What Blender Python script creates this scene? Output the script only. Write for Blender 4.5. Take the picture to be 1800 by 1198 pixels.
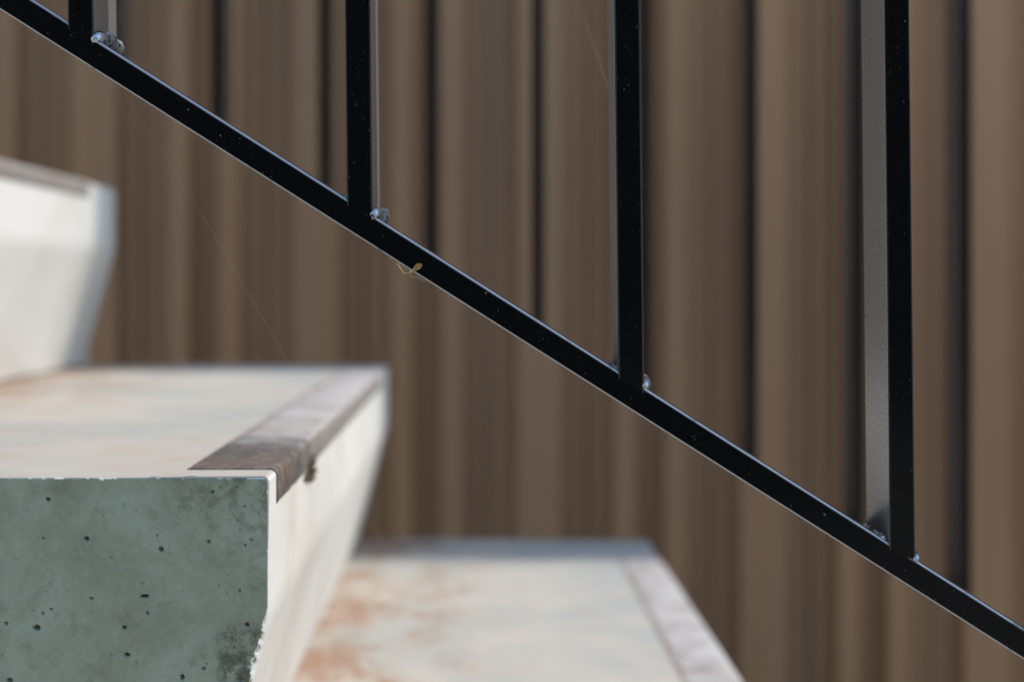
import bpy, bmesh, math, random
from mathutils import Vector, noise

for o in list(bpy.data.objects):
    bpy.data.objects.remove(o)
S = bpy.context.scene
C = S.collection
random.seed(7)

# ---------------------------------------------------------------- camera, sky, sun, exposure
ZC = 0.9945                                   # lens height above the ground
cam_d = bpy.data.cameras.new('camera')
cam = bpy.data.objects.new('camera', cam_d)
C.objects.link(cam)
cam.location = (0, 0, ZC)
cam.rotation_euler = (math.radians(90), 0, 0)
cam_d.lens = 50
cam_d.sensor_width = 36
cam_d.shift_x = 20 / 1800
cam_d.shift_y = -99 / 1800
cam_d.clip_start = 0.02
cam_d.clip_end = 500
cam_d.dof.use_dof = True
cam_d.dof.focus_distance = 0.603
cam_d.dof.aperture_fstop = 4.5
S.camera = cam

SUN = Vector((0.73, 0.095, 1.0)).normalized()  # towards the sun: right of the stairs, just over the wall
world = bpy.data.worlds.new('World')
S.world = world
world.use_nodes = True
wn = world.node_tree
sky = wn.nodes.new('ShaderNodeTexSky')
sky.sky_type = 'NISHITA'
sky.sun_disc = False
sky.air_density = 1.6
sky.ozone_density = 3.0
sky.dust_density = 0.8
sky.sun_elevation = math.asin(SUN.z)
sky.sun_rotation = math.atan2(SUN.x, SUN.y)
wn.links.new(sky.outputs[0], wn.nodes['Background'].inputs[0])
wn.nodes['Background'].inputs[1].default_value = 0.15
sl = bpy.data.lights.new('sun', 'SUN')
sl.energy = 2.0
sl.angle = math.radians(0.45)
sl.color = (1.0, 0.955, 0.89)
so = bpy.data.objects.new('sun', sl)
C.objects.link(so)
so.rotation_euler = SUN.to_track_quat('Z', 'Y').to_euler()
so.location = (3, 1, 6)

S.view_settings.view_transform = 'Standard'
S.view_settings.look = 'None'
S.view_settings.exposure = 0.9
S.view_settings.gamma = 1
S.view_settings.use_curve_mapping = False
S.render.engine = 'CYCLES'
S.cycles.use_denoising = True
S.cycles.max_bounces = 8

# ---------------------------------------------------------------- helpers
F = 2500.0


def W(px, py, d):
    """point of the place at depth d seen at a given direction of the 1800 px wide picture"""
    return Vector(((px - 880) / F * d, d, ZC - (py - 500) / F * d))


def obj(name, me, mat=None, parent=None, loc=(0, 0, 0)):
    o = bpy.data.objects.new(name, me)
    C.objects.link(o)
    if mat and not me.materials:
        me.materials.append(mat)
    o.location = loc
    if parent:
        o.parent = parent
    if me.get('weighted'):                     # flat faces stay flat beside their rounded edges
        w = o.modifiers.new('weighted_normals', 'WEIGHTED_NORMAL')
        w.weight = 100
        w.keep_sharp = False
    return o


def thing(name, label, cat, loc=(0, 0, 0), group=None):
    o = bpy.data.objects.new(name, None)
    C.objects.link(o)
    o.location = loc
    o.empty_display_size = 0.1
    tag(o, label, cat, group)
    return o


def tag(o, label, cat, group=None):
    o['label'] = label
    o['category'] = cat
    if group:
        o['group'] = group


def mesh_bm(bm, name, smooth=False):
    bmesh.ops.recalc_face_normals(bm, faces=bm.faces)
    me = bpy.data.meshes.new(name)
    bm.to_mesh(me)
    bm.free()
    if smooth:
        for p in me.polygons:
            p.use_smooth = True
    return me


def hexa(corners, bevel=0, seg=3, name='bar', smooth=True, long_only=False, low_bevel=0):
    """eight corners: bottom ring of four, then top ring of four"""
    bm = bmesh.new()
    v = [bm.verts.new(c) for c in corners]
    for f in ((3, 2, 1, 0), (4, 5, 6, 7), (0, 1, 5, 4), (1, 2, 6, 5), (2, 3, 7, 6), (3, 0, 4, 7)):
        bm.faces.new([v[i] for i in f])
    if bevel:
        es = [e for e in bm.edges if abs(e.verts[0].co.z - e.verts[1].co.z) > 0.4] if long_only else bm.edges[:]
        if low_bevel:
            lo_e = [e for e in bm.edges if e.verts[0] in v[:4] and e.verts[1] in v[:4]]
            es = [e for e in es if e not in lo_e]
            bmesh.ops.bevel(bm, geom=lo_e, offset=low_bevel, segments=seg, affect='EDGES', profile=0.5)
            es = [e for e in es if e.is_valid]
        bmesh.ops.bevel(bm, geom=es, offset=bevel, segments=seg, affect='EDGES', profile=0.5)
    me = mesh_bm(bm, name)
    if bevel and smooth:
        for p in me.polygons:
            p.use_smooth = True
        me['weighted'] = 1
    return me


def box(x0, x1, y0, y1, z0, z1, bevel=0, seg=2, name='box'):
    return hexa([(x0, y0, z0), (x1, y0, z0), (x1, y1, z0), (x0, y1, z0),
                 (x0, y0, z1), (x1, y0, z1), (x1, y1, z1), (x0, y1, z1)], bevel, seg, name)


def tube(pts, rad, sides=6, name='tube'):
    bm = bmesh.new()
    rings = []
    n = len(pts)
    for i, p in enumerate(pts):
        a = pts[max(i - 1, 0)]
        b = pts[min(i + 1, n - 1)]
        t = (Vector(b) - Vector(a)).normalized()
        u = t.cross(Vector((0.31, 0.85, 0.42))).normalized()
        w = t.cross(u)
        r = rad[i] if isinstance(rad, (list, tuple)) else rad
        rings.append([bm.verts.new(Vector(p) + r * (math.cos(k * 2 * math.pi / sides) * u + math.sin(k * 2 * math.pi / sides) * w))
                      for k in range(sides)])
    for i in range(n - 1):
        for k in range(sides):
            bm.faces.new((rings[i][k], rings[i][(k + 1) % sides], rings[i + 1][(k + 1) % sides], rings[i + 1][k]))
    bm.faces.new(rings[0][::-1])
    bm.faces.new(rings[-1])
    return mesh_bm(bm, name, True)


class NT:
    """small node builder"""
    def __init__(self, name):
        self.m = bpy.data.materials.new(name)
        self.m.use_nodes = True
        self.t = self.m.node_tree
        self.b = self.t.nodes['Principled BSDF']

    def n(self, typ, **kw):
        x = self.t.nodes.new(typ)
        for k, v in kw.items():
            setattr(x, k, v)
        return x

    def l(self, a, b):
        self.t.links.new(a, b)

    def coord(self, which='Object'):
        return self.n('ShaderNodeTexCoord').outputs[which]

    def pos(self):
        return self.n('ShaderNodeNewGeometry').outputs['Position']

    def noise(self, vec, scale, detail=4, rough=0.55, dist=0.0):
        x = self.n('ShaderNodeTexNoise')
        x.inputs['Scale'].default_value = scale
        x.inputs['Detail'].default_value = detail
        x.inputs['Roughness'].default_value = rough
        x.inputs['Distortion'].default_value = dist
        self.l(vec, x.inputs['Vector'])
        return x.outputs['Fac']

    def ramp(self, fac, a, b):
        """smooth 0..1 between a and b"""
        x = self.n('ShaderNodeMapRange')
        x.interpolation_type = 'SMOOTHSTEP'
        x.inputs['From Min'].default_value = a
        x.inputs['From Max'].default_value = b
        if a > b:
            x.inputs['From Min'].default_value = b
            x.inputs['From Max'].default_value = a
            x.inputs['To Min'].default_value = 1
            x.inputs['To Max'].default_value = 0
        self.l(fac, x.inputs['Value'])
        return x.outputs['Result']

    def math(self, op, a, b):
        x = self.n('ShaderNodeMath', operation=op)
        for i, v in enumerate((a, b)):
            if isinstance(v, (int, float)):
                x.inputs[i].default_value = v
            else:
                self.l(v, x.inputs[i])
        return x.outputs[0]

    def mix(self, fac, a, b):
        x = self.n('ShaderNodeMix', data_type='RGBA')
        if isinstance(fac, (int, float)):
            x.inputs[0].default_value = fac
        else:
            self.l(fac, x.inputs[0])
        for i, v in ((6, a), (7, b)):
            if isinstance(v, tuple):
                x.inputs[i].default_value = (*v, 1)
            else:
                self.l(v, x.inputs[i])
        return x.outputs[2]

    def scale(self, vec, s):
        x = self.n('ShaderNodeMapping')
        x.inputs['Scale'].default_value = s
        self.l(vec, x.inputs['Vector'])
        return x.outputs[0]

    def sep(self, vec):
        x = self.n('ShaderNodeSeparateXYZ')
        self.l(vec, x.inputs[0])
        return x.outputs

    def bump(self, h, strength, dist):
        x = self.n('ShaderNodeBump')
        x.inputs['Strength'].default_value = strength
        x.inputs['Distance'].default_value = dist
        self.l(h, x.inputs['Height'])
        self.l(x.outputs[0], self.b.inputs['Normal'])

    def out(self, col, rough=0.6, spec=0.5):
        if isinstance(col, tuple):
            self.b.inputs['Base Color'].default_value = (*col, 1)
        else:
            self.l(col, self.b.inputs['Base Color'])
        if isinstance(rough, (int, float)):
            self.b.inputs['Roughness'].default_value = rough
        else:
            self.l(rough, self.b.inputs['Roughness'])
        self.b.inputs['Specular IOR Level'].default_value = spec
        return self.m


# ---------------------------------------------------------------- materials
def mat_concrete():
    k = NT('weathered_concrete')
    p = k.pos()
    o = k.sep(k.coord())
    nz = k.sep(k.n('ShaderNodeNewGeometry').outputs['True Normal'])[2]
    up = k.ramp(nz, 0.5, 0.9)
    big = k.noise(p, 9, 4, 0.6, 0.4)
    mid = k.noise(p, 34, 5, 0.65)
    fine = k.noise(p, 420, 4, 0.7)
    riser = k.mix(k.ramp(big, 0.35, 0.7), (0.70, 0.685, 0.65), (0.61, 0.585, 0.54))
    tread = k.mix(k.ramp(big, 0.38, 0.62), (0.455, 0.418, 0.362), (0.375, 0.373, 0.34))
    tread = k.mix(k.math('MULTIPLY', k.ramp(mid, 0.5, 0.72), 0.6), tread, (0.43, 0.335, 0.265))
    # rust washed into the inner corner of the tread
    corner = k.ramp(o[0], -0.15, -0.27)
    streak = k.noise(k.scale(p, (10, 9, 10)), 1.5, 6, 0.66, 0.5)
    rust = k.math('MULTIPLY', corner, k.ramp(streak, 0.44, 0.66))
    line = k.math('MULTIPLY', k.ramp(o[0], -0.262, -0.285), k.ramp(streak, 0.32, 0.62))
    rust = k.math('MAXIMUM', rust, k.math('MULTIPLY', line, 0.9))
    rust = k.math('MULTIPLY', rust, k.math('ADD', 0.35, k.math('MULTIPLY', k.ramp(k.noise(p, 160, 6, 0.8), 0.40, 0.60), 0.85)))
    tread = k.mix(k.math('MINIMUM', k.math('MULTIPLY', rust, 1.25), 0.9), tread, (0.28, 0.15, 0.085))
    # smears near the front end
    sm = k.math('MULTIPLY', k.ramp(o[1], 0.14, 0.02), k.ramp(k.noise(k.scale(p, (14, 60, 14)), 1.5, 4), 0.45, 0.7))
    tread = k.mix(k.math('MULTIPLY', sm, 0.55), tread, (0.46, 0.36, 0.29))
    col = k.mix(up, riser, tread)
    col = k.mix(k.math('MULTIPLY', k.ramp(fine, 0.62, 0.8), 0.35), col, (0.33, 0.30, 0.26))
    h = k.math('ADD', k.math('MULTIPLY', fine, 0.5), k.math('MULTIPLY', mid, 1.0))
    k.bump(h, 0.35, 0.0012)
    return k.out(col, 0.85, 0.3)


def mat_castface():
    k = NT('cast_end_face')
    p = k.pos()
    big = k.noise(k.scale(p, (1, 1, 0.8)), 26, 5, 0.6, 0.8)
    blot = k.noise(p, 60, 5, 0.62, 0.4)
    fine = k.noise(p, 900, 3, 0.6)
    grain = k.noise(p, 2600, 2, 0.5)
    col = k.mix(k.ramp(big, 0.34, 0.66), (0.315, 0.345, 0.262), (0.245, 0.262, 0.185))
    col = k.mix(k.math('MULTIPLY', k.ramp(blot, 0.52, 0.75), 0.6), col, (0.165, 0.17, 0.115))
    # darker grime in the upper outer corner
    o = k.sep(k.coord())
    cr = k.math('MULTIPLY', k.ramp(o[0], -0.075, -0.004), k.ramp(o[2], -0.045, -0.002))
    cr = k.math('MULTIPLY', cr, k.ramp(k.noise(p, 150, 5, 0.7), 0.42, 0.62))
    col = k.mix(k.math('MULTIPLY', cr, 0.75), col, (0.085, 0.085, 0.06))
    col = k.mix(k.math('MULTIPLY', k.ramp(fine, 0.55, 0.8), 0.25), col, (0.15, 0.16, 0.13))
    col = k.mix(k.math('MULTIPLY', k.ramp(grain, 0.5, 0.8), 0.2), col, (0.36, 0.39, 0.35))
    brk = k.math('MULTIPLY', k.ramp(o[0], -0.026, -0.019), k.ramp(o[2], -0.062, -0.070))
    brk = k.math('MULTIPLY', brk, k.ramp(k.noise(p, 210, 5, 0.75), 0.40, 0.58))
    col = k.mix(k.math('MULTIPLY', brk, 0.85), col, (0.075, 0.07, 0.048))
    mot = k.noise(p, 330, 5, 0.75)
    col = k.mix(k.math('MULTIPLY', k.ramp(mot, 0.5, 0.72), 0.35), col, (0.17, 0.185, 0.135))
    col = k.mix(k.math('MULTIPLY', k.ramp(mot, 0.48, 0.3), 0.3), col, (0.37, 0.41, 0.33))
    k.bump(k.math('ADD', fine, k.math('MULTIPLY', mot, 2.0)), 0.4, 0.0006)
    return k.out(col, 0.7, 0.35)


def mat_paint(name, glint_amount, base=(0.0045, 0.0046, 0.0052), side_gain=1.0):
    k = NT(name)
    p = k.pos()
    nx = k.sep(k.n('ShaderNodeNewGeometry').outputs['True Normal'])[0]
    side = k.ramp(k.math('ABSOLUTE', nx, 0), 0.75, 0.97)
    fine = k.noise(p, 1500, 3, 0.7)
    speck = k.ramp(k.noise(k.scale(p, (1, 1, 0.8)), 620, 2, 0.6), 0.72, 0.775)
    speck2 = k.ramp(k.noise(p, 1150, 2, 0.6), 0.66, 0.74)
    patch = k.ramp(k.noise(p, 45, 3), 0.4, 0.65)
    dust_sheen = k.math('MULTIPLY', k.math('MULTIPLY', side, side_gain), k.math('ADD', 0.45, k.math('MULTIPLY', k.ramp(fine, 0.2, 0.8), 0.25)))  # dust on side faces, strengthened to carry sheen reflected from the lit steps
    col = k.mix(dust_sheen, base, (0.48, 0.45, 0.42))
    col = k.mix(k.math('MULTIPLY', speck2, patch), col, (0.075, 0.066, 0.055))
    col = k.mix(k.math('MULTIPLY', speck, k.ramp(k.noise(p, 120, 2), 0.38, 0.6)), col, (0.22, 0.18, 0.13))
    ny = k.math('ABSOLUTE', k.sep(k.n('ShaderNodeNewGeometry').outputs['True Normal'])[1], 0)
    arris = k.math('MULTIPLY', k.ramp(ny, 0.10, 0.22), k.ramp(ny, 0.99, 0.96))
    glint = k.math('MULTIPLY', arris, k.ramp(k.noise(p, 90, 4, 0.6), 0.22, 0.42))  # bright metallic arrises put in for the sky glint along the edges
    glint = k.math('MULTIPLY', glint, glint_amount)
    col = k.mix(glint, col, (0.50, 0.52, 0.55))
    k.l(k.math('MAXIMUM', glint, k.math('MULTIPLY', dust_sheen, 0.85)), k.b.inputs['Metallic'])
    rough = k.math('ADD', 0.13, k.math('MULTIPLY', k.math('MAXIMUM', dust_sheen, glint), 0.27))
    k.bump(k.noise(p, 900, 2), 0.04, 0.0002)
    return k.out(col, rough, 0.1)


def mat_weld():
    """black-painted weld, its sky glint put in as bright metal patches"""
    k = NT('weld_sky_glint')
    p = k.pos()
    pat = k.ramp(k.noise(p, 330, 4, 0.6), 0.50, 0.60)
    k.l(k.math('SUBTRACT', 0.85, k.math('MULTIPLY', pat, 0.85)), k.b.inputs['Metallic'])
    k.bump(k.noise(k.scale(p, (260, 600, 260)), 1, 2), 0.3, 0.0005)
    return k.out(k.mix(pat, (0.44, 0.48, 0.54), (0.012, 0.012, 0.014)), 0.42, 0.4)


def mat_strip():
    k = NT('nosing_strip_grit')
    p = k.pos()
    o = k.sep(k.coord())
    nz = k.sep(k.n('ShaderNodeNewGeometry').outputs['True Normal'])[2]
    wav = k.noise(p, 16, 4, 0.6)
    worn = k.ramp(k.math('ADD', o[1], k.math('MULTIPLY', wav, 0.22)), 0.20, 0.33)
    worn = k.math('MULTIPLY', worn, k.math('ADD', 0.45, k.math('MULTIPLY', k.ramp(nz, 0.3, 0.9), 0.5)))
    worn = k.math('MULTIPLY', worn, k.math('SUBTRACT', 1.0, k.math('MULTIPLY', k.ramp(k.noise(p, 75, 5, 0.7), 0.55, 0.68), 0.7)))
    grain = k.noise(k.scale(p, (1, 3, 1)), 110, 5, 0.7)
    dark = k.mix(k.ramp(grain, 0.35, 0.65), (0.085, 0.067, 0.058), (0.165, 0.128, 0.108))
    dark = k.mix(k.ramp(k.noise(k.scale(p, (20, 55, 20)), 1, 3), 0.52, 0.66), dark, (0.085, 0.09, 0.095))
    edge = k.math('ADD', o[1], k.math('MULTIPLY', wav, 0.22))
    smut = k.math('MULTIPLY', k.ramp(edge, 0.17, 0.22), k.ramp(edge, 0.30, 0.25))
    dark = k.mix(k.math('MULTIPLY', smut, 0.75), dark, (0.07, 0.075, 0.08))
    pale = k.mix(k.ramp(k.noise(p, 30, 4), 0.4, 0.65), (0.50, 0.475, 0.452), (0.42, 0.375, 0.345))
    ex = k.math('ADD', o[0], k.math('MULTIPLY', o[1], 0.0183))
    rim = k.math('MULTIPLY', k.ramp(ex, -0.033, -0.039), k.ramp(k.noise(p, 40, 4), 0.3, 0.55))
    pale = k.mix(k.math('MULTIPLY', rim, 0.7), pale, (0.27, 0.19, 0.145))
    pale = k.mix(k.math('MULTIPLY', k.ramp(k.noise(k.scale(p, (25, 45, 25)), 1, 4), 0.5, 0.68), 0.45), pale, (0.27, 0.25, 0.235))
    dark = k.mix(k.math('MULTIPLY', k.ramp(k.noise(k.scale(p, (1, 1.6, 1)), 150, 5, 0.75), 0.50, 0.62), 0.8), dark, (0.30, 0.235, 0.195))
    col = k.mix(worn, dark, pale)
    k.bump(grain, 0.5, 0.0012)
    return k.out(col, 0.75, 0.4)


def mat_wall(name, f):
    k = NT(name)
    p = k.pos()
    s = k.noise(k.scale(p, (40, 40, 1.2)), 1, 4, 0.6)
    b = k.noise(k.scale(p, (6, 6, 0.5)), 1, 3)
    col = k.mix(k.ramp(s, 0.35, 0.65), (0.46 * f, 0.268 * f, 0.146 * f), (0.41 * f, 0.235 * f, 0.126 * f))
    col = k.mix(k.math('MULTIPLY', k.ramp(b, 0.4, 0.65), 0.5), col, (0.415 * f, 0.255 * f, 0.158 * f))
    return k.out(col, 0.65, 0.2)


def mat_simple(name, col, rough=0.7, spec=0.3, var=None, sc=60):
    k = NT(name)
    if var:
        c = k.mix(k.ramp(k.noise(k.pos(), sc, 4), 0.4, 0.62), col, var)
    else:
        c = col
    return k.out(c, rough, spec)


M_CON, M_CAST, M_RAIL, M_PAINT, M_STRIP, M_WALL = mat_concrete(), mat_castface(), mat_paint('black_paint_edge_glint', 0.75), mat_paint('black_paint', 0.08), mat_strip(), mat_wall('rib_brown', 1.0)
M_WELD = mat_weld()
M_FAR = mat_paint('bounce_lit_black_paint', 0.0, (0.010, 0.0095, 0.009), 0.4)  # base lightened to hold light bounced off the steps
M_BACK = mat_wall('shaded_backing_brown', 0.84)  # rib brown darkened, some recess shade put into the colour
M_GROUND = mat_simple('pale_gravel', (0.47, 0.42, 0.34), 0.9, 0.1, (0.38, 0.335, 0.265), 25)
M_BACKDROP = mat_simple('backdrop_leaf', (0.045, 0.075, 0.025), 0.6, 0.3, (0.03, 0.05, 0.018), 8)
M_LEAF = mat_simple('dry_leaf', (0.72, 0.50, 0.23), 0.55, 0.4, (0.50, 0.32, 0.13), 700)
M_STEM = mat_simple('dry_stem', (0.72, 0.52, 0.30), 0.6, 0.3, (0.56, 0.38, 0.19), 900)
M_SILK = mat_simple('spider_silk', (0.62, 0.56, 0.47), 0.35, 0.6)
M_DIRT = mat_simple('dirt', (0.075, 0.055, 0.04), 0.9, 0.1, (0.15, 0.115, 0.08), 500)
M_CAP = mat_simple('wall_capping', (0.12, 0.10, 0.08), 0.5, 0.3)

# ---------------------------------------------------------------- ground
bm = bmesh.new()
R = 220
q = [bm.verts.new(c) for c in ((-R, -R, 0), (R, -R, 0), (R, R, 0), (-R, R, 0))]
bm.faces.new(q)
ground = obj('ground', mesh_bm(bm, 'ground'), M_GROUND)
ground['kind'] = 'structure'

# ---------------------------------------------------------------- wall of profiled cladding behind the stairs
YF = 1.95
WALL_H = 6.64
PW = 393 / F * YF                              # width of one panel
u = PW / 393
RIB_D = 0.017
wall = thing('cladding_wall', 'tall brown wall of vertical ribbed cladding, out of focus behind the stairs', 'wall',
             ((516 - 880) / F * YF, YF, 0))
# recessed sheet of one panel, with the two narrow grooves
bm = bmesh.new()
y0 = RIB_D
prof = [(0, y0), (121 * u, y0), (121.5 * u, y0 + 0.008), (125.5 * u, y0 + 0.008), (126 * u, y0), (340 * u, y0),
        (340.5 * u, y0 + 0.005), (343 * u, y0 + 0.005), (343.5 * u, y0), (393 * u, y0)]
prof2 = prof + [(393 * u, y0 + 0.03), (0, y0 + 0.03)]
lo = [bm.verts.new((x, y, 0)) for x, y in prof2]
hi = [bm.verts.new((x, y, WALL_H)) for x, y in prof2]
n = len(prof2)
for i in range(n):
    j = (i + 1) % n
    bm.faces.new((lo[i], lo[j], hi[j], hi[i]))
bm.faces.new(lo[::-1])
bm.faces.new(hi)
panel_me = mesh_bm(bm, 'cladding_panel')
rib_me = [box(a * u, b * u, 0, RIB_D, 0.004, WALL_H - 0.004, 0.0025, 2, 'rib') for a, b in ((0, 79), (171, 209), (259, 298))]
for i in range(-16, 26):
    pn = obj('cladding_panel', panel_me, M_BACK, wall, (i * PW, 0, 0))
    for rm in rib_me:
        obj('rib', rm, M_WALL, pn)
obj('capping', box(-16 * PW, 26 * PW, -0.012, 0.07, WALL_H + 0.001, WALL_H + 0.03, 0.003, 2, 'capping'), M_CAP, wall)

# ---------------------------------------------------------------- hedge added out of view so rail fronts reflect something dark
hd = thing('backdrop', 'unseen dark leafy hedge across the gravel from the stairs', 'backdrop', (0, -5.2, 0))
bm = bmesh.new()
rg = random.Random(5)
for k in range(9000):
    c = Vector((rg.uniform(-7, 7), rg.uniform(-0.45, 0.45), rg.uniform(0.05, 3.2)))
    if abs(c.y) < 0.25 and c.z < 3.0 and rg.random() < 0.7:
        c.y = math.copysign(rg.uniform(0.3, 0.47), c.y)
    d = Vector((rg.gauss(0, 1), rg.gauss(0, 1), rg.gauss(0, 1))).normalized() * rg.uniform(0.05, 0.09)
    e = d.cross(Vector((rg.gauss(0, 1), rg.gauss(0, 1), rg.gauss(0, 1)))).normalized() * 0.045
    bm.faces.new([bm.verts.new(c + v) for v in (-d, e, d, -e)])
obj('backdrop_foliage', mesh_bm(bm, 'backdrop_foliage'), M_BACKDROP, hd)
obj('backdrop_core', box(-6.9, 6.9, -0.22, 0.22, 0, 2.95, 0.05, 2, 'backdrop_core'), M_BACKDROP, hd)

# ---------------------------------------------------------------- concrete staircase of stacked block steps
DN, DF = 0.625, 1.497                          # near end and far end of the steps
SK = -0.0183
NOSE_R = 0.0028
BACK = 0.36
LIP, RISE = 0.062, 0.182
NX0 = -0.102                                   # nose of the middle step at its near end
Z_MID = ZC - 141 / F * DF


def xr(z):
    if z > -NOSE_R:
        return -(NOSE_R - math.sqrt(max(NOSE_R ** 2 - (NOSE_R + z) ** 2, 0)))
    if z > -LIP + 0.008:
        return 0.0
    t = -z - LIP
    s = 0.032 / (RISE - LIP)
    if t < 0.008:                              # soft bend
        return -s * (t + 0.008) ** 2 / 0.032
    return -s * t


def fb(x, z, s, seed=0.0):
    return noise.fractal(Vector((x * s, z * s, seed)), 1.0, 2.0, 4)


# blowholes of the end face: picture position, half width, half height, depth (mm)
HOLES = [(84, 877, 4.0, 4.0, 2.6), (152, 946, 4.6, 3.8, 3.0), (283, 965, 4.6, 4.2, 3.2), (254, 1047, 8, 3.6, 3.2),
         (64, 1103, 7.5, 5.5, 3.6), (218, 1102, 5, 3.4, 2.4), (223, 1150, 5.2, 3.6, 3.0), (320, 1190, 4.2, 5.5, 3.2),
         (358, 1174, 3.6, 3.4, 2.0), (75, 1077, 3, 3, 1.6), (90, 1070, 3, 2.6, 1.4), (161, 1051, 3.2, 2.8, 1.6),
         (259, 1077, 3.4, 3, 1.7), (367, 951, 3, 3, 1.6), (373, 864, 3, 3, 1.8), (387, 856, 2.4, 2.4, 1.2),
         (431, 958, 2.6, 2.6, 1.3), (442, 948, 2.6, 2.4, 1.2), (75, 945, 3, 2.6, 1.3), (421, 1037, 2.6, 2.6, 1.3),
         (434, 1097, 4, 4.4, 2.4), (10, 1095, 4, 3, 1.6), (17, 1195, 6, 4, 2.6), (276, 941, 2.6, 2.4, 1.0),
         (195, 979, 5, 3, 0.8), (417, 856, 2.2, 2.2, 1.0), (429, 890, 2.4, 2.4, 1.0), (418, 914, 2.2, 2.2, 0.9),
         (251, 1024, 2.6, 2.4, 0.8), (363, 1166, 2.2, 2.2, 0.9), (239, 1162, 2.4, 2.2, 0.8), (88, 1025, 2, 2, 0.8),
         (168, 895, 2, 2, 0.8), (218, 886, 2, 2, 0.7), (385, 1030, 2, 2, 0.7), (322, 1040, 4, 3, 0.6), (400, 1044, 2, 2, 0.7)]
rng = random.Random(3)
for _ in range(60):
    HOLES.append((rng.uniform(-10, 455), rng.uniform(855, 1198), rng.uniform(0.9, 1.7), rng.uniform(0.9, 1.6), rng.uniform(0.3, 0.8)))
HL = []
for px, py, a, b, dep in HOLES:
    w = W(px, py, DN)
    HL.append((w.x - NX0, w.z - Z_MID, a / F * DN * 1.0, b / F * DN * 1.0, dep / 1000))


def steps(lo, hi, d):
    k = max(1, int(round((hi - lo) / d)))
    return [lo + (hi - lo) * i / k for i in range(k)]


XS = steps(-BACK, -0.165, 0.012) + steps(-0.165, -0.004, 0.0006) + steps(-0.004, -NOSE_R, 0.0004) + [-NOSE_R]
ZS = [0.0, -0.0001, -0.0004, -0.0009, -0.0015, -0.0021] + steps(-NOSE_R, -0.112, 0.0) if False else \
     [0.0, -0.0001, -0.0004, -0.0009, -0.0015, -0.0021] + [-v for v in steps(NOSE_R, 0.112, 0.0006)] + [-v for v in steps(0.112, RISE - 0.001, 0.006)] + [-(RISE - 0.001)]


def chip(x, z, dt, dr):
    """edge rounding with crumbled bits, then the worn lower corner: depth into the block"""
    r = 0.0009 + 0.0007 * max(0, fb(x, z, 260, 3.1)) + 0.0016 * max(0, fb(x, z, 90, 9.7) - 0.18)
    low = max(0.0, min(1.0, (-z - 0.055) / 0.012))
    r_right = r + low * (0.0012 + 0.0045 * max(0, fb(x, z, 130, 5.2) + 0.08))
    y = 0.0
    if dt < r:
        y = max(y, r - math.sqrt(max(0, r * r - (r - dt) ** 2)))
    if dr < r_right:
        y = max(y, (r_right - math.sqrt(max(0, r_right ** 2 - (r_right - dr) ** 2))) * 0.8)
    # broken patch at the lower corner
    if low > 0:
        e = max(0.0, 1 - dr / 0.0125) * max(0.0, min(1.0, (-z - 0.066) / 0.014))
        if e > 0:
            y += e * (0.0012 + 0.0022 * max(0, fb(x, z, 320, 1.3) + 0.25))
    return y, (dt < r * 0.8 or dr < r_right * 0.8)


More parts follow.
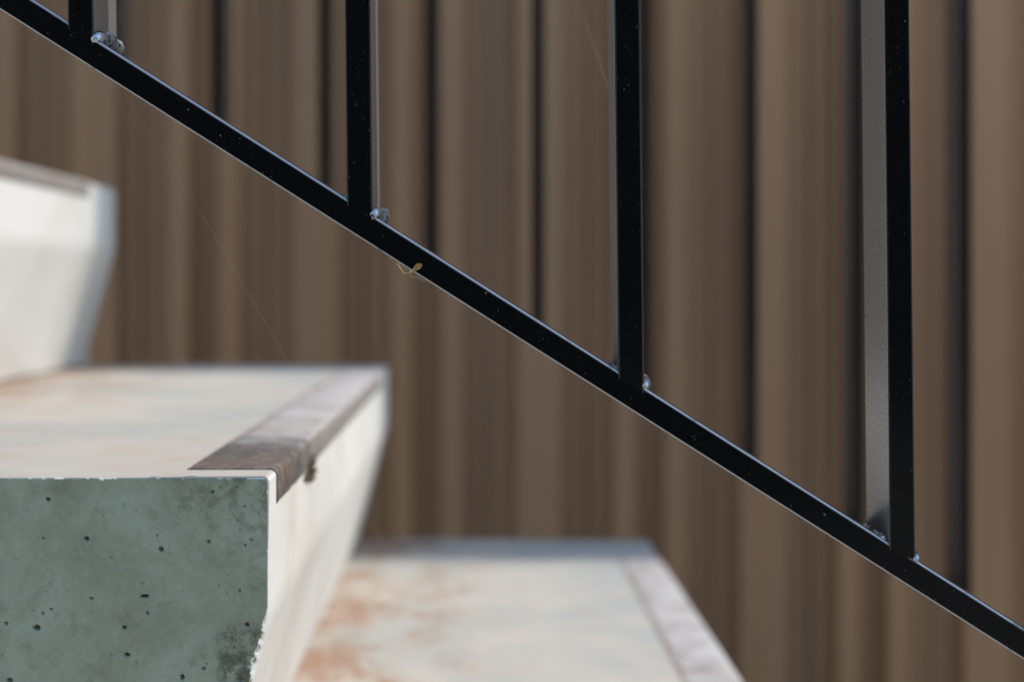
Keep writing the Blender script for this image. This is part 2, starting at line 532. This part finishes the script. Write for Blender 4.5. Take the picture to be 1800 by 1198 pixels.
def step_mesh():
    bm = bmesh.new()
    grid, edge = [], {}
    for z in ZS:
        row = []
        k = (xr(z) + BACK) / (BACK - NOSE_R)
        for xc in XS:
            x = -BACK + (xc + BACK) * k
            dt, dr = -z, xr(z) - x
            y, e = chip(x, z, dt, dr) if (dt < 0.02 or dr < 0.02) else (0.0, False)
            if x > -0.17 and z > -0.115:
                y += 0.00012 * fb(x, z, 150, 2.0) + 0.0004 * fb(x, z, 18, 4.0)
                for hx, hz, a, b, dep in HL:
                    ux, uz = (x - hx) / a, (z - hz) / b
                    if abs(ux) < 1.35 and abs(uz) < 1.35:
                        wob = 0.22 * noise.noise(Vector((ux * 1.3 + hx * 900, uz * 1.3, hz * 700)))
                        rr = math.sqrt(ux * ux + uz * uz) + wob
                        if rr < 1:
                            y += dep * min(1.0, (1 - rr) * 2.2)
            v = bm.verts.new((x, y, z))
            edge[v] = e
            row.append(v)
        grid.append(row)
    nr, nc = len(ZS), len(XS)
    for j in range(nr - 1):
        for i in range(nc - 1):
            f = bm.faces.new((grid[j][i], grid[j + 1][i], grid[j + 1][i + 1], grid[j][i + 1]))
            es = sum(edge[v] for v in f.verts)
            f.normal_update()
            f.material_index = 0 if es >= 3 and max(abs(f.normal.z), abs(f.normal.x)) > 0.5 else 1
            f.smooth = True
    # outline of the cap, swept to the far end
    loop = [(grid[0][i]) for i in range(nc)] + [grid[j][nc - 1] for j in range(1, nr)] + \
           [grid[nr - 1][i] for i in range(nc - 2, -1, -1)] + [grid[j][0] for j in range(nr - 2, 0, -1)]
    base = [v.co.copy() for v in loop]
    prev = loop
    for yy in (0.006, 0.012, 0.025, 0.05, 0.1, 0.2, 0.3, 0.4, 0.5, 0.6, 0.7, 0.78, 0.83, 0.855, 'a', 'b', 'c'):
        ring = []
        for p in base:
            far = DF - DN - 0.006 - 0.068 * max(p.x, -0.32)
            ins = 0.0
            if yy == 'a':
                y = far - 0.016
            elif yy == 'b':
                y, ins = far - 0.0045, 0.0035
            elif yy == 'c':
                y, ins = far, 0.011
            else:
                y = yy
            cx, cz = p.x, p.z
            if ins:
                cx = p.x - ins if p.x > -0.1 and p.z > -0.17 else p.x
                cz = p.z - ins if p.z > -0.004 else p.z
            ring.append(bm.verts.new((cx, y, cz)))
        for i in range(len(loop)):
            j = (i + 1) % len(loop)
            f = bm.faces.new((prev[i], prev[j], ring[j], ring[i]))
            f.smooth = True
        prev = ring
    bm.faces.new(prev)
    for v in bm.verts:
        v.co.x += SK * v.co.y
    me = mesh_bm(bm, 'step')
    me.materials.append(M_CON)
    me.materials.append(M_CAST)
    try:
        me.set_sharp_from_angle(angle=math.radians(40))
    except Exception:
        pass
    return me


def strip_mesh():
    """angled grit strip let over the nose, ragged edges"""
    bm = bmesh.new()
    ys = steps(0.024, 0.30, 0.002) + steps(0.30, 0.757, 0.012) + [0.757]
    prev = None
    for i, y in enumerate(ys):
        a = 0.0405 + 0.0005 * noise.noise(Vector((y * 300, 0, 1)))
        b = 0.0150 + 0.0004 * noise.noise(Vector((y * 260, 5, 1))) + 0.0004 * noise.noise(Vector((y * 70, 5, 1)))
        h = 0.0007
        sec = [(-a, -0.002), (-a, h * 0.6), (-a + 0.0006, h), (-0.0026, h)]
        for k in range(1, 6):
            t = k / 6 * math.pi / 2
            sec.append((-0.0026 + (0.0026 + h) * math.sin(t), -0.0026 + (0.0026 + h) * math.cos(t)))
        sec += [(h, -0.0026), (h, -b + 0.0005), (h * 0.6, -b), (-0.002, -b)]
        ring = [bm.verts.new((x + SK * y, y, z)) for x, z in sec]
        if prev:
            for k in range(len(ring) - 1):
                bm.faces.new((prev[k], prev[k + 1], ring[k + 1], ring[k]))
        else:
            bm.faces.new(ring)
        prev = ring
    bm.faces.new(prev[::-1])
    me = mesh_bm(bm, 'nosing_strip', True)
    try:
        me.set_sharp_from_angle(angle=math.radians(50))
    except Exception:
        pass
    return me


stairs = thing('staircase', 'pale weathered concrete staircase of undercut block steps with rust stains', 'staircase',
               (0.169, DN, 0))
sm, stm = step_mesh(), strip_mesh()
#      nose x at the near end, tread height
spots = [(NX0, Z_MID), (0.169, ZC - 445 / F * DF), (-0.386, ZC + 0.0988)]
for k in range(1, 4):
    spots.append((0.169 + 0.28 * k, ZC - 445 / F * DF - RISE * k))
for k in range(1, 3):
    spots.append((-0.386 - 0.284 * k, ZC + 0.0988 + RISE * k))
for x, z in spots:
    st = obj('step', sm, None, stairs, (x - 0.169, 0, z))
    obj('nosing_strip', stm, M_STRIP, st)

# ---------------------------------------------------------------- railings
SL = 0.634                                     # fall of the flight
CA = math.cos(math.atan(SL))


def bead_mesh(cx, cz, y0, y1, r, seed, sx=1.0, name='weld_bead'):
    rg = random.Random(seed)
    bm = bmesh.new()
    n = 4
    for k in range(n):
        y = y0 + (y1 - y0) * (k + 0.5) / n + rg.uniform(-0.001, 0.001)
        rr = r * rg.uniform(0.8, 1.2)
        res = bmesh.ops.create_icosphere(bm, subdivisions=3, radius=1.0)
        ox, oz = rg.uniform(-0.0006, 0.0006), rg.uniform(-0.0006, 0.0004)
        for v in res['verts']:
            d = 1 + 0.07 * noise.noise(v.co * 2.2 + Vector((seed, k * 3.0, 0)))
            v.co = Vector((v.co.x * rr * sx * d, v.co.y * (y1 - y0) / n * 0.78 * d, v.co.z * rr * d))
            v.co.rotate(__import__('mathutils').Euler((0, 0.56, 0)))
            v.co += Vector((cx + ox, y, cz + oz))
    return mesh_bm(bm, name, True)


def railing(label, D, depth, top_px, cen_px, scale, lean, zoff, seeds, width, twist={}):
    """flat-bar railing whose front lies at depth D; top_px: height of the rail's top line at px 880"""
    rt = thing('railing', label, 'railing', (0, D, 0), 'flat bar railings along the two sides of the stairs')
    zt = ZC + zoff                             # rail top at x = 0

    def ztop(x):
        return zt - SL * x
    th = width / CA                            # vertical thickness of the sloping bar
    xl, xrt = -1.05 * D / 0.6 if D < 1 else -1.5, 1.05 * D / 0.6 if D < 1 else 1.5

    def bar(x0, x1, dz, y0, y1, bev, nm, tt):
        return hexa([(x0, y0, ztop(x0) + dz - tt), (x1, y0, ztop(x1) + dz - tt), (x1, y1, ztop(x1) + dz - tt), (x0, y1, ztop(x0) + dz - tt),
                     (x0, y0, ztop(x0) + dz), (x1, y0, ztop(x1) + dz), (x1, y1, ztop(x1) + dz), (x0, y1, ztop(x0) + dz)], bev, 4, nm, low_bevel=bev * 0.5)
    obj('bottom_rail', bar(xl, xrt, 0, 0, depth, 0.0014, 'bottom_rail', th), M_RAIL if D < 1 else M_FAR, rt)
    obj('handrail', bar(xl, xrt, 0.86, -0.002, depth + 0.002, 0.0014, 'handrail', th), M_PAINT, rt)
    for x, sd in zip(cen_px, seeds):
        h = width / 2
        zl, zr = ztop(x - h), ztop(x + h)
        s = 0.003
        dx = -lean * 0.84
        e = 0.00012
        tw = math.radians(twist.get(x, 0))
        dp = (depth - 0.0008) * (0.84 if tw else 1)
        ct, sn = math.cos(tw), math.sin(tw)
        foot = [(x + ct * cx_ - sn * cy_, sn * cx_ + ct * cy_) for cx_, cy_ in ((-h, -e), (h, -e), (h, dp), (-h, dp))]
        zz = (zl, zr, zr, zl)
        me = hexa([(fx, fy, z_ - s) for (fx, fy), z_ in zip(foot, zz)] + [(fx + dx, fy, z_ + 0.846) for (fx, fy), z_ in zip(foot, zz)],
                  0.0008, 3, 'baluster', True, True)
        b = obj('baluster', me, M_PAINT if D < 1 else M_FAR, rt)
        if sd is not None:
            rr, rl, s1, s2 = sd
            obj('weld_bead', bead_mesh(x + h + 0.0006, zr + 0.0002, 0.0022, depth + 0.001, rr, s1, 0.8), M_WELD, b)
            obj('weld_bead', bead_mesh(x - h - 0.0004, zl - 0.0004, 0.006, depth + 0.0005, rl, s2, 0.8), M_WELD, b)
    return rt


D1 = 0.599
BW = 46.5 / F * D1
near_px = [-334, 142, 632.5, 1109.5, 1587, 2062, 2538]
near_x = [(p - 880) / F * D1 for p in near_px]
beads = [(0.0036, 0.003, 11, 12), (0.0052, 0.0030, 4, 22), (0.0044, 0.0034, 31, 32), (0.0040, 0.0034, 41, 42),
         (0.0028, 0.0046, 51, 52), (0.0036, 0.003, 61, 62), (0.0036, 0.003, 71, 72)]
railing('black flat bar railing in sharp focus, its sloping rail crossing the whole picture', D1, 0.037, 520, near_x, 1, 0.011,
        -(20 / F * D1), beads, BW, {near_x[4]: 4.0})
D2 = 1.523
far_x = [(946 + 188 * k - 880) / F * D2 for k in range(-7, 9)]
railing('dark blurred flat bar railing behind the stairs, in front of the brown wall', D2, 0.055, 520, far_x, 1, 0.0,
        -(20 / F * D1) - 0.0165, [(0.0036, 0.003, 100 + k, 200 + k) for k in range(16)], BW * 1.15)

# ---------------------------------------------------------------- small things
# dry curled leaf caught under the rail
lf = thing('dry_leaf', 'tiny curled dry leaf on a bent stem, caught under the black rail', 'leaf', W(722, 478, D1 - 0.0015))
o0 = lf.location.copy()
pts = [(699, 463), (701, 467), (704, 471), (707, 476), (710, 479.5), (714, 480.5), (718, 480), (723, 476), (728, 472)]
obj('stem', tube([W(x, y, D1 - 0.0012 - 0.0006 * math.sin(i)) - o0 for i, (x, y) in enumerate(pts)],
                 [0.00022, 0.00028, 0.00024, 0.00022, 0.0002, 0.0002, 0.00024, 0.00028, 0.0003], 6, 'stem'), M_STEM, lf)
bm = bmesh.new()
ax = [(715, 483.5), (721, 479.5), (727, 474.5), (732, 470), (737, 466.8), (742.5, 464.5)]
wd = [2.0, 1.6, 2.2, 4.6, 5.0, 1.2]
rows = []
for i, ((x, y), w) in enumerate(zip(ax, wd)):
    r_ = []
    for t in (-1, -0.5, 0, 0.5, 1):
        off = abs(t) * 0.0016 * (w / 5) + 0.0002 * math.sin(i * 2 + t * 3)
        r_.append(bm.verts.new(W(x + t * w * 0.55, y + t * w * 0.95, D1 - 0.0010 - off) - o0))
    rows.append(r_)
for i in range(len(rows) - 1):
    for k in range(4):
        bm.faces.new((rows[i][k], rows[i][k + 1], rows[i + 1][k + 1], rows[i + 1][k]))
sol = bmesh.ops.solidify(bm, geom=bm.faces[:], thickness=0.00012)
obj('blade', mesh_bm(bm, 'blade', True), M_LEAF, lf)


# strands of spider silk
def strand(label, pts, r):
    w = [W(*p) for p in pts]
    o_ = w[0].copy()
    full = []
    for a, b in zip(w[:-1], w[1:]):
        for i in range(8):
            full.append(a.lerp(b, i / 8) - o_)
    full.append(w[-1] - o_)
    s = obj('silk_strand', tube(full, r, 5, 'silk_strand'), M_SILK, None, o_)
    tag(s, label, 'spider silk', 'single strands of spider silk')


strand('long spider thread running from the underside of the black rail down to the pale step',
       [(216, 160, 0.602), (372, 405, 0.63), (505, 632, 0.68), (648, 905, 0.80), (790, 1166, 1.0)], 0.000028)
strand('short spider thread between the second upright and the sloping black rail', [(668, 232, 0.62), (712, 345, 0.615), (742, 436, 0.61)], 0.00003)
strand('faint spider thread coming down from the top edge to the third upright', [(992, -40, 0.80), (1024, 22, 0.755), (1081, 190, 0.634)], 0.00003)
strand('loose end of silk hanging from the tiny dry leaf', [(719, 484, 0.598), (730, 487, 0.5975), (737, 489, 0.598), (747, 494.5, 0.5985)], 0.00006)

# crumb of dirt and moss on the nose of the middle step
yc = 0.150
dc = thing('dirt_clump', 'small crumbly brown dirt clump stuck to the edge of the middle step', 'dirt',
           (NX0 + SK * yc + 0.001, DN + yc, Z_MID - 0.017))
bm = bmesh.new()
rg = random.Random(8)
for k in range(70):
    r = rg.uniform(0.0006, 0.0017)
    c = Vector((rg.gauss(0, 0.0012), rg.gauss(0, 0.007), rg.gauss(0, 0.0032)))
    res = bmesh.ops.create_icosphere(bm, subdivisions=1, radius=r)
    for v in res['verts']:
        v.co = v.co * (1 + 0.3 * noise.noise(v.co * 900 + Vector((k, 0, 0)))) + c
obj('crumbs', mesh_bm(bm, 'crumbs'), M_DIRT, dc)
bm = bmesh.new()
for k in range(16):
    c = Vector((rg.gauss(0.001, 0.001), rg.gauss(0, 0.007), rg.gauss(0, 0.003)))
    d = Vector((rg.uniform(0.1, 1), rg.uniform(-1, 1), rg.uniform(-1, 0.8))).normalized() * rg.uniform(0.002, 0.006)
    sd = d.cross(Vector((0, 1, 0.2))).normalized() * 0.0002
    vs = [bm.verts.new(c - sd), bm.verts.new(c + sd), bm.verts.new(c + d * 0.6 + sd), bm.verts.new(c + d)]
    bm.faces.new(vs)
obj('fibres', mesh_bm(bm, 'fibres'), M_STEM, dc)
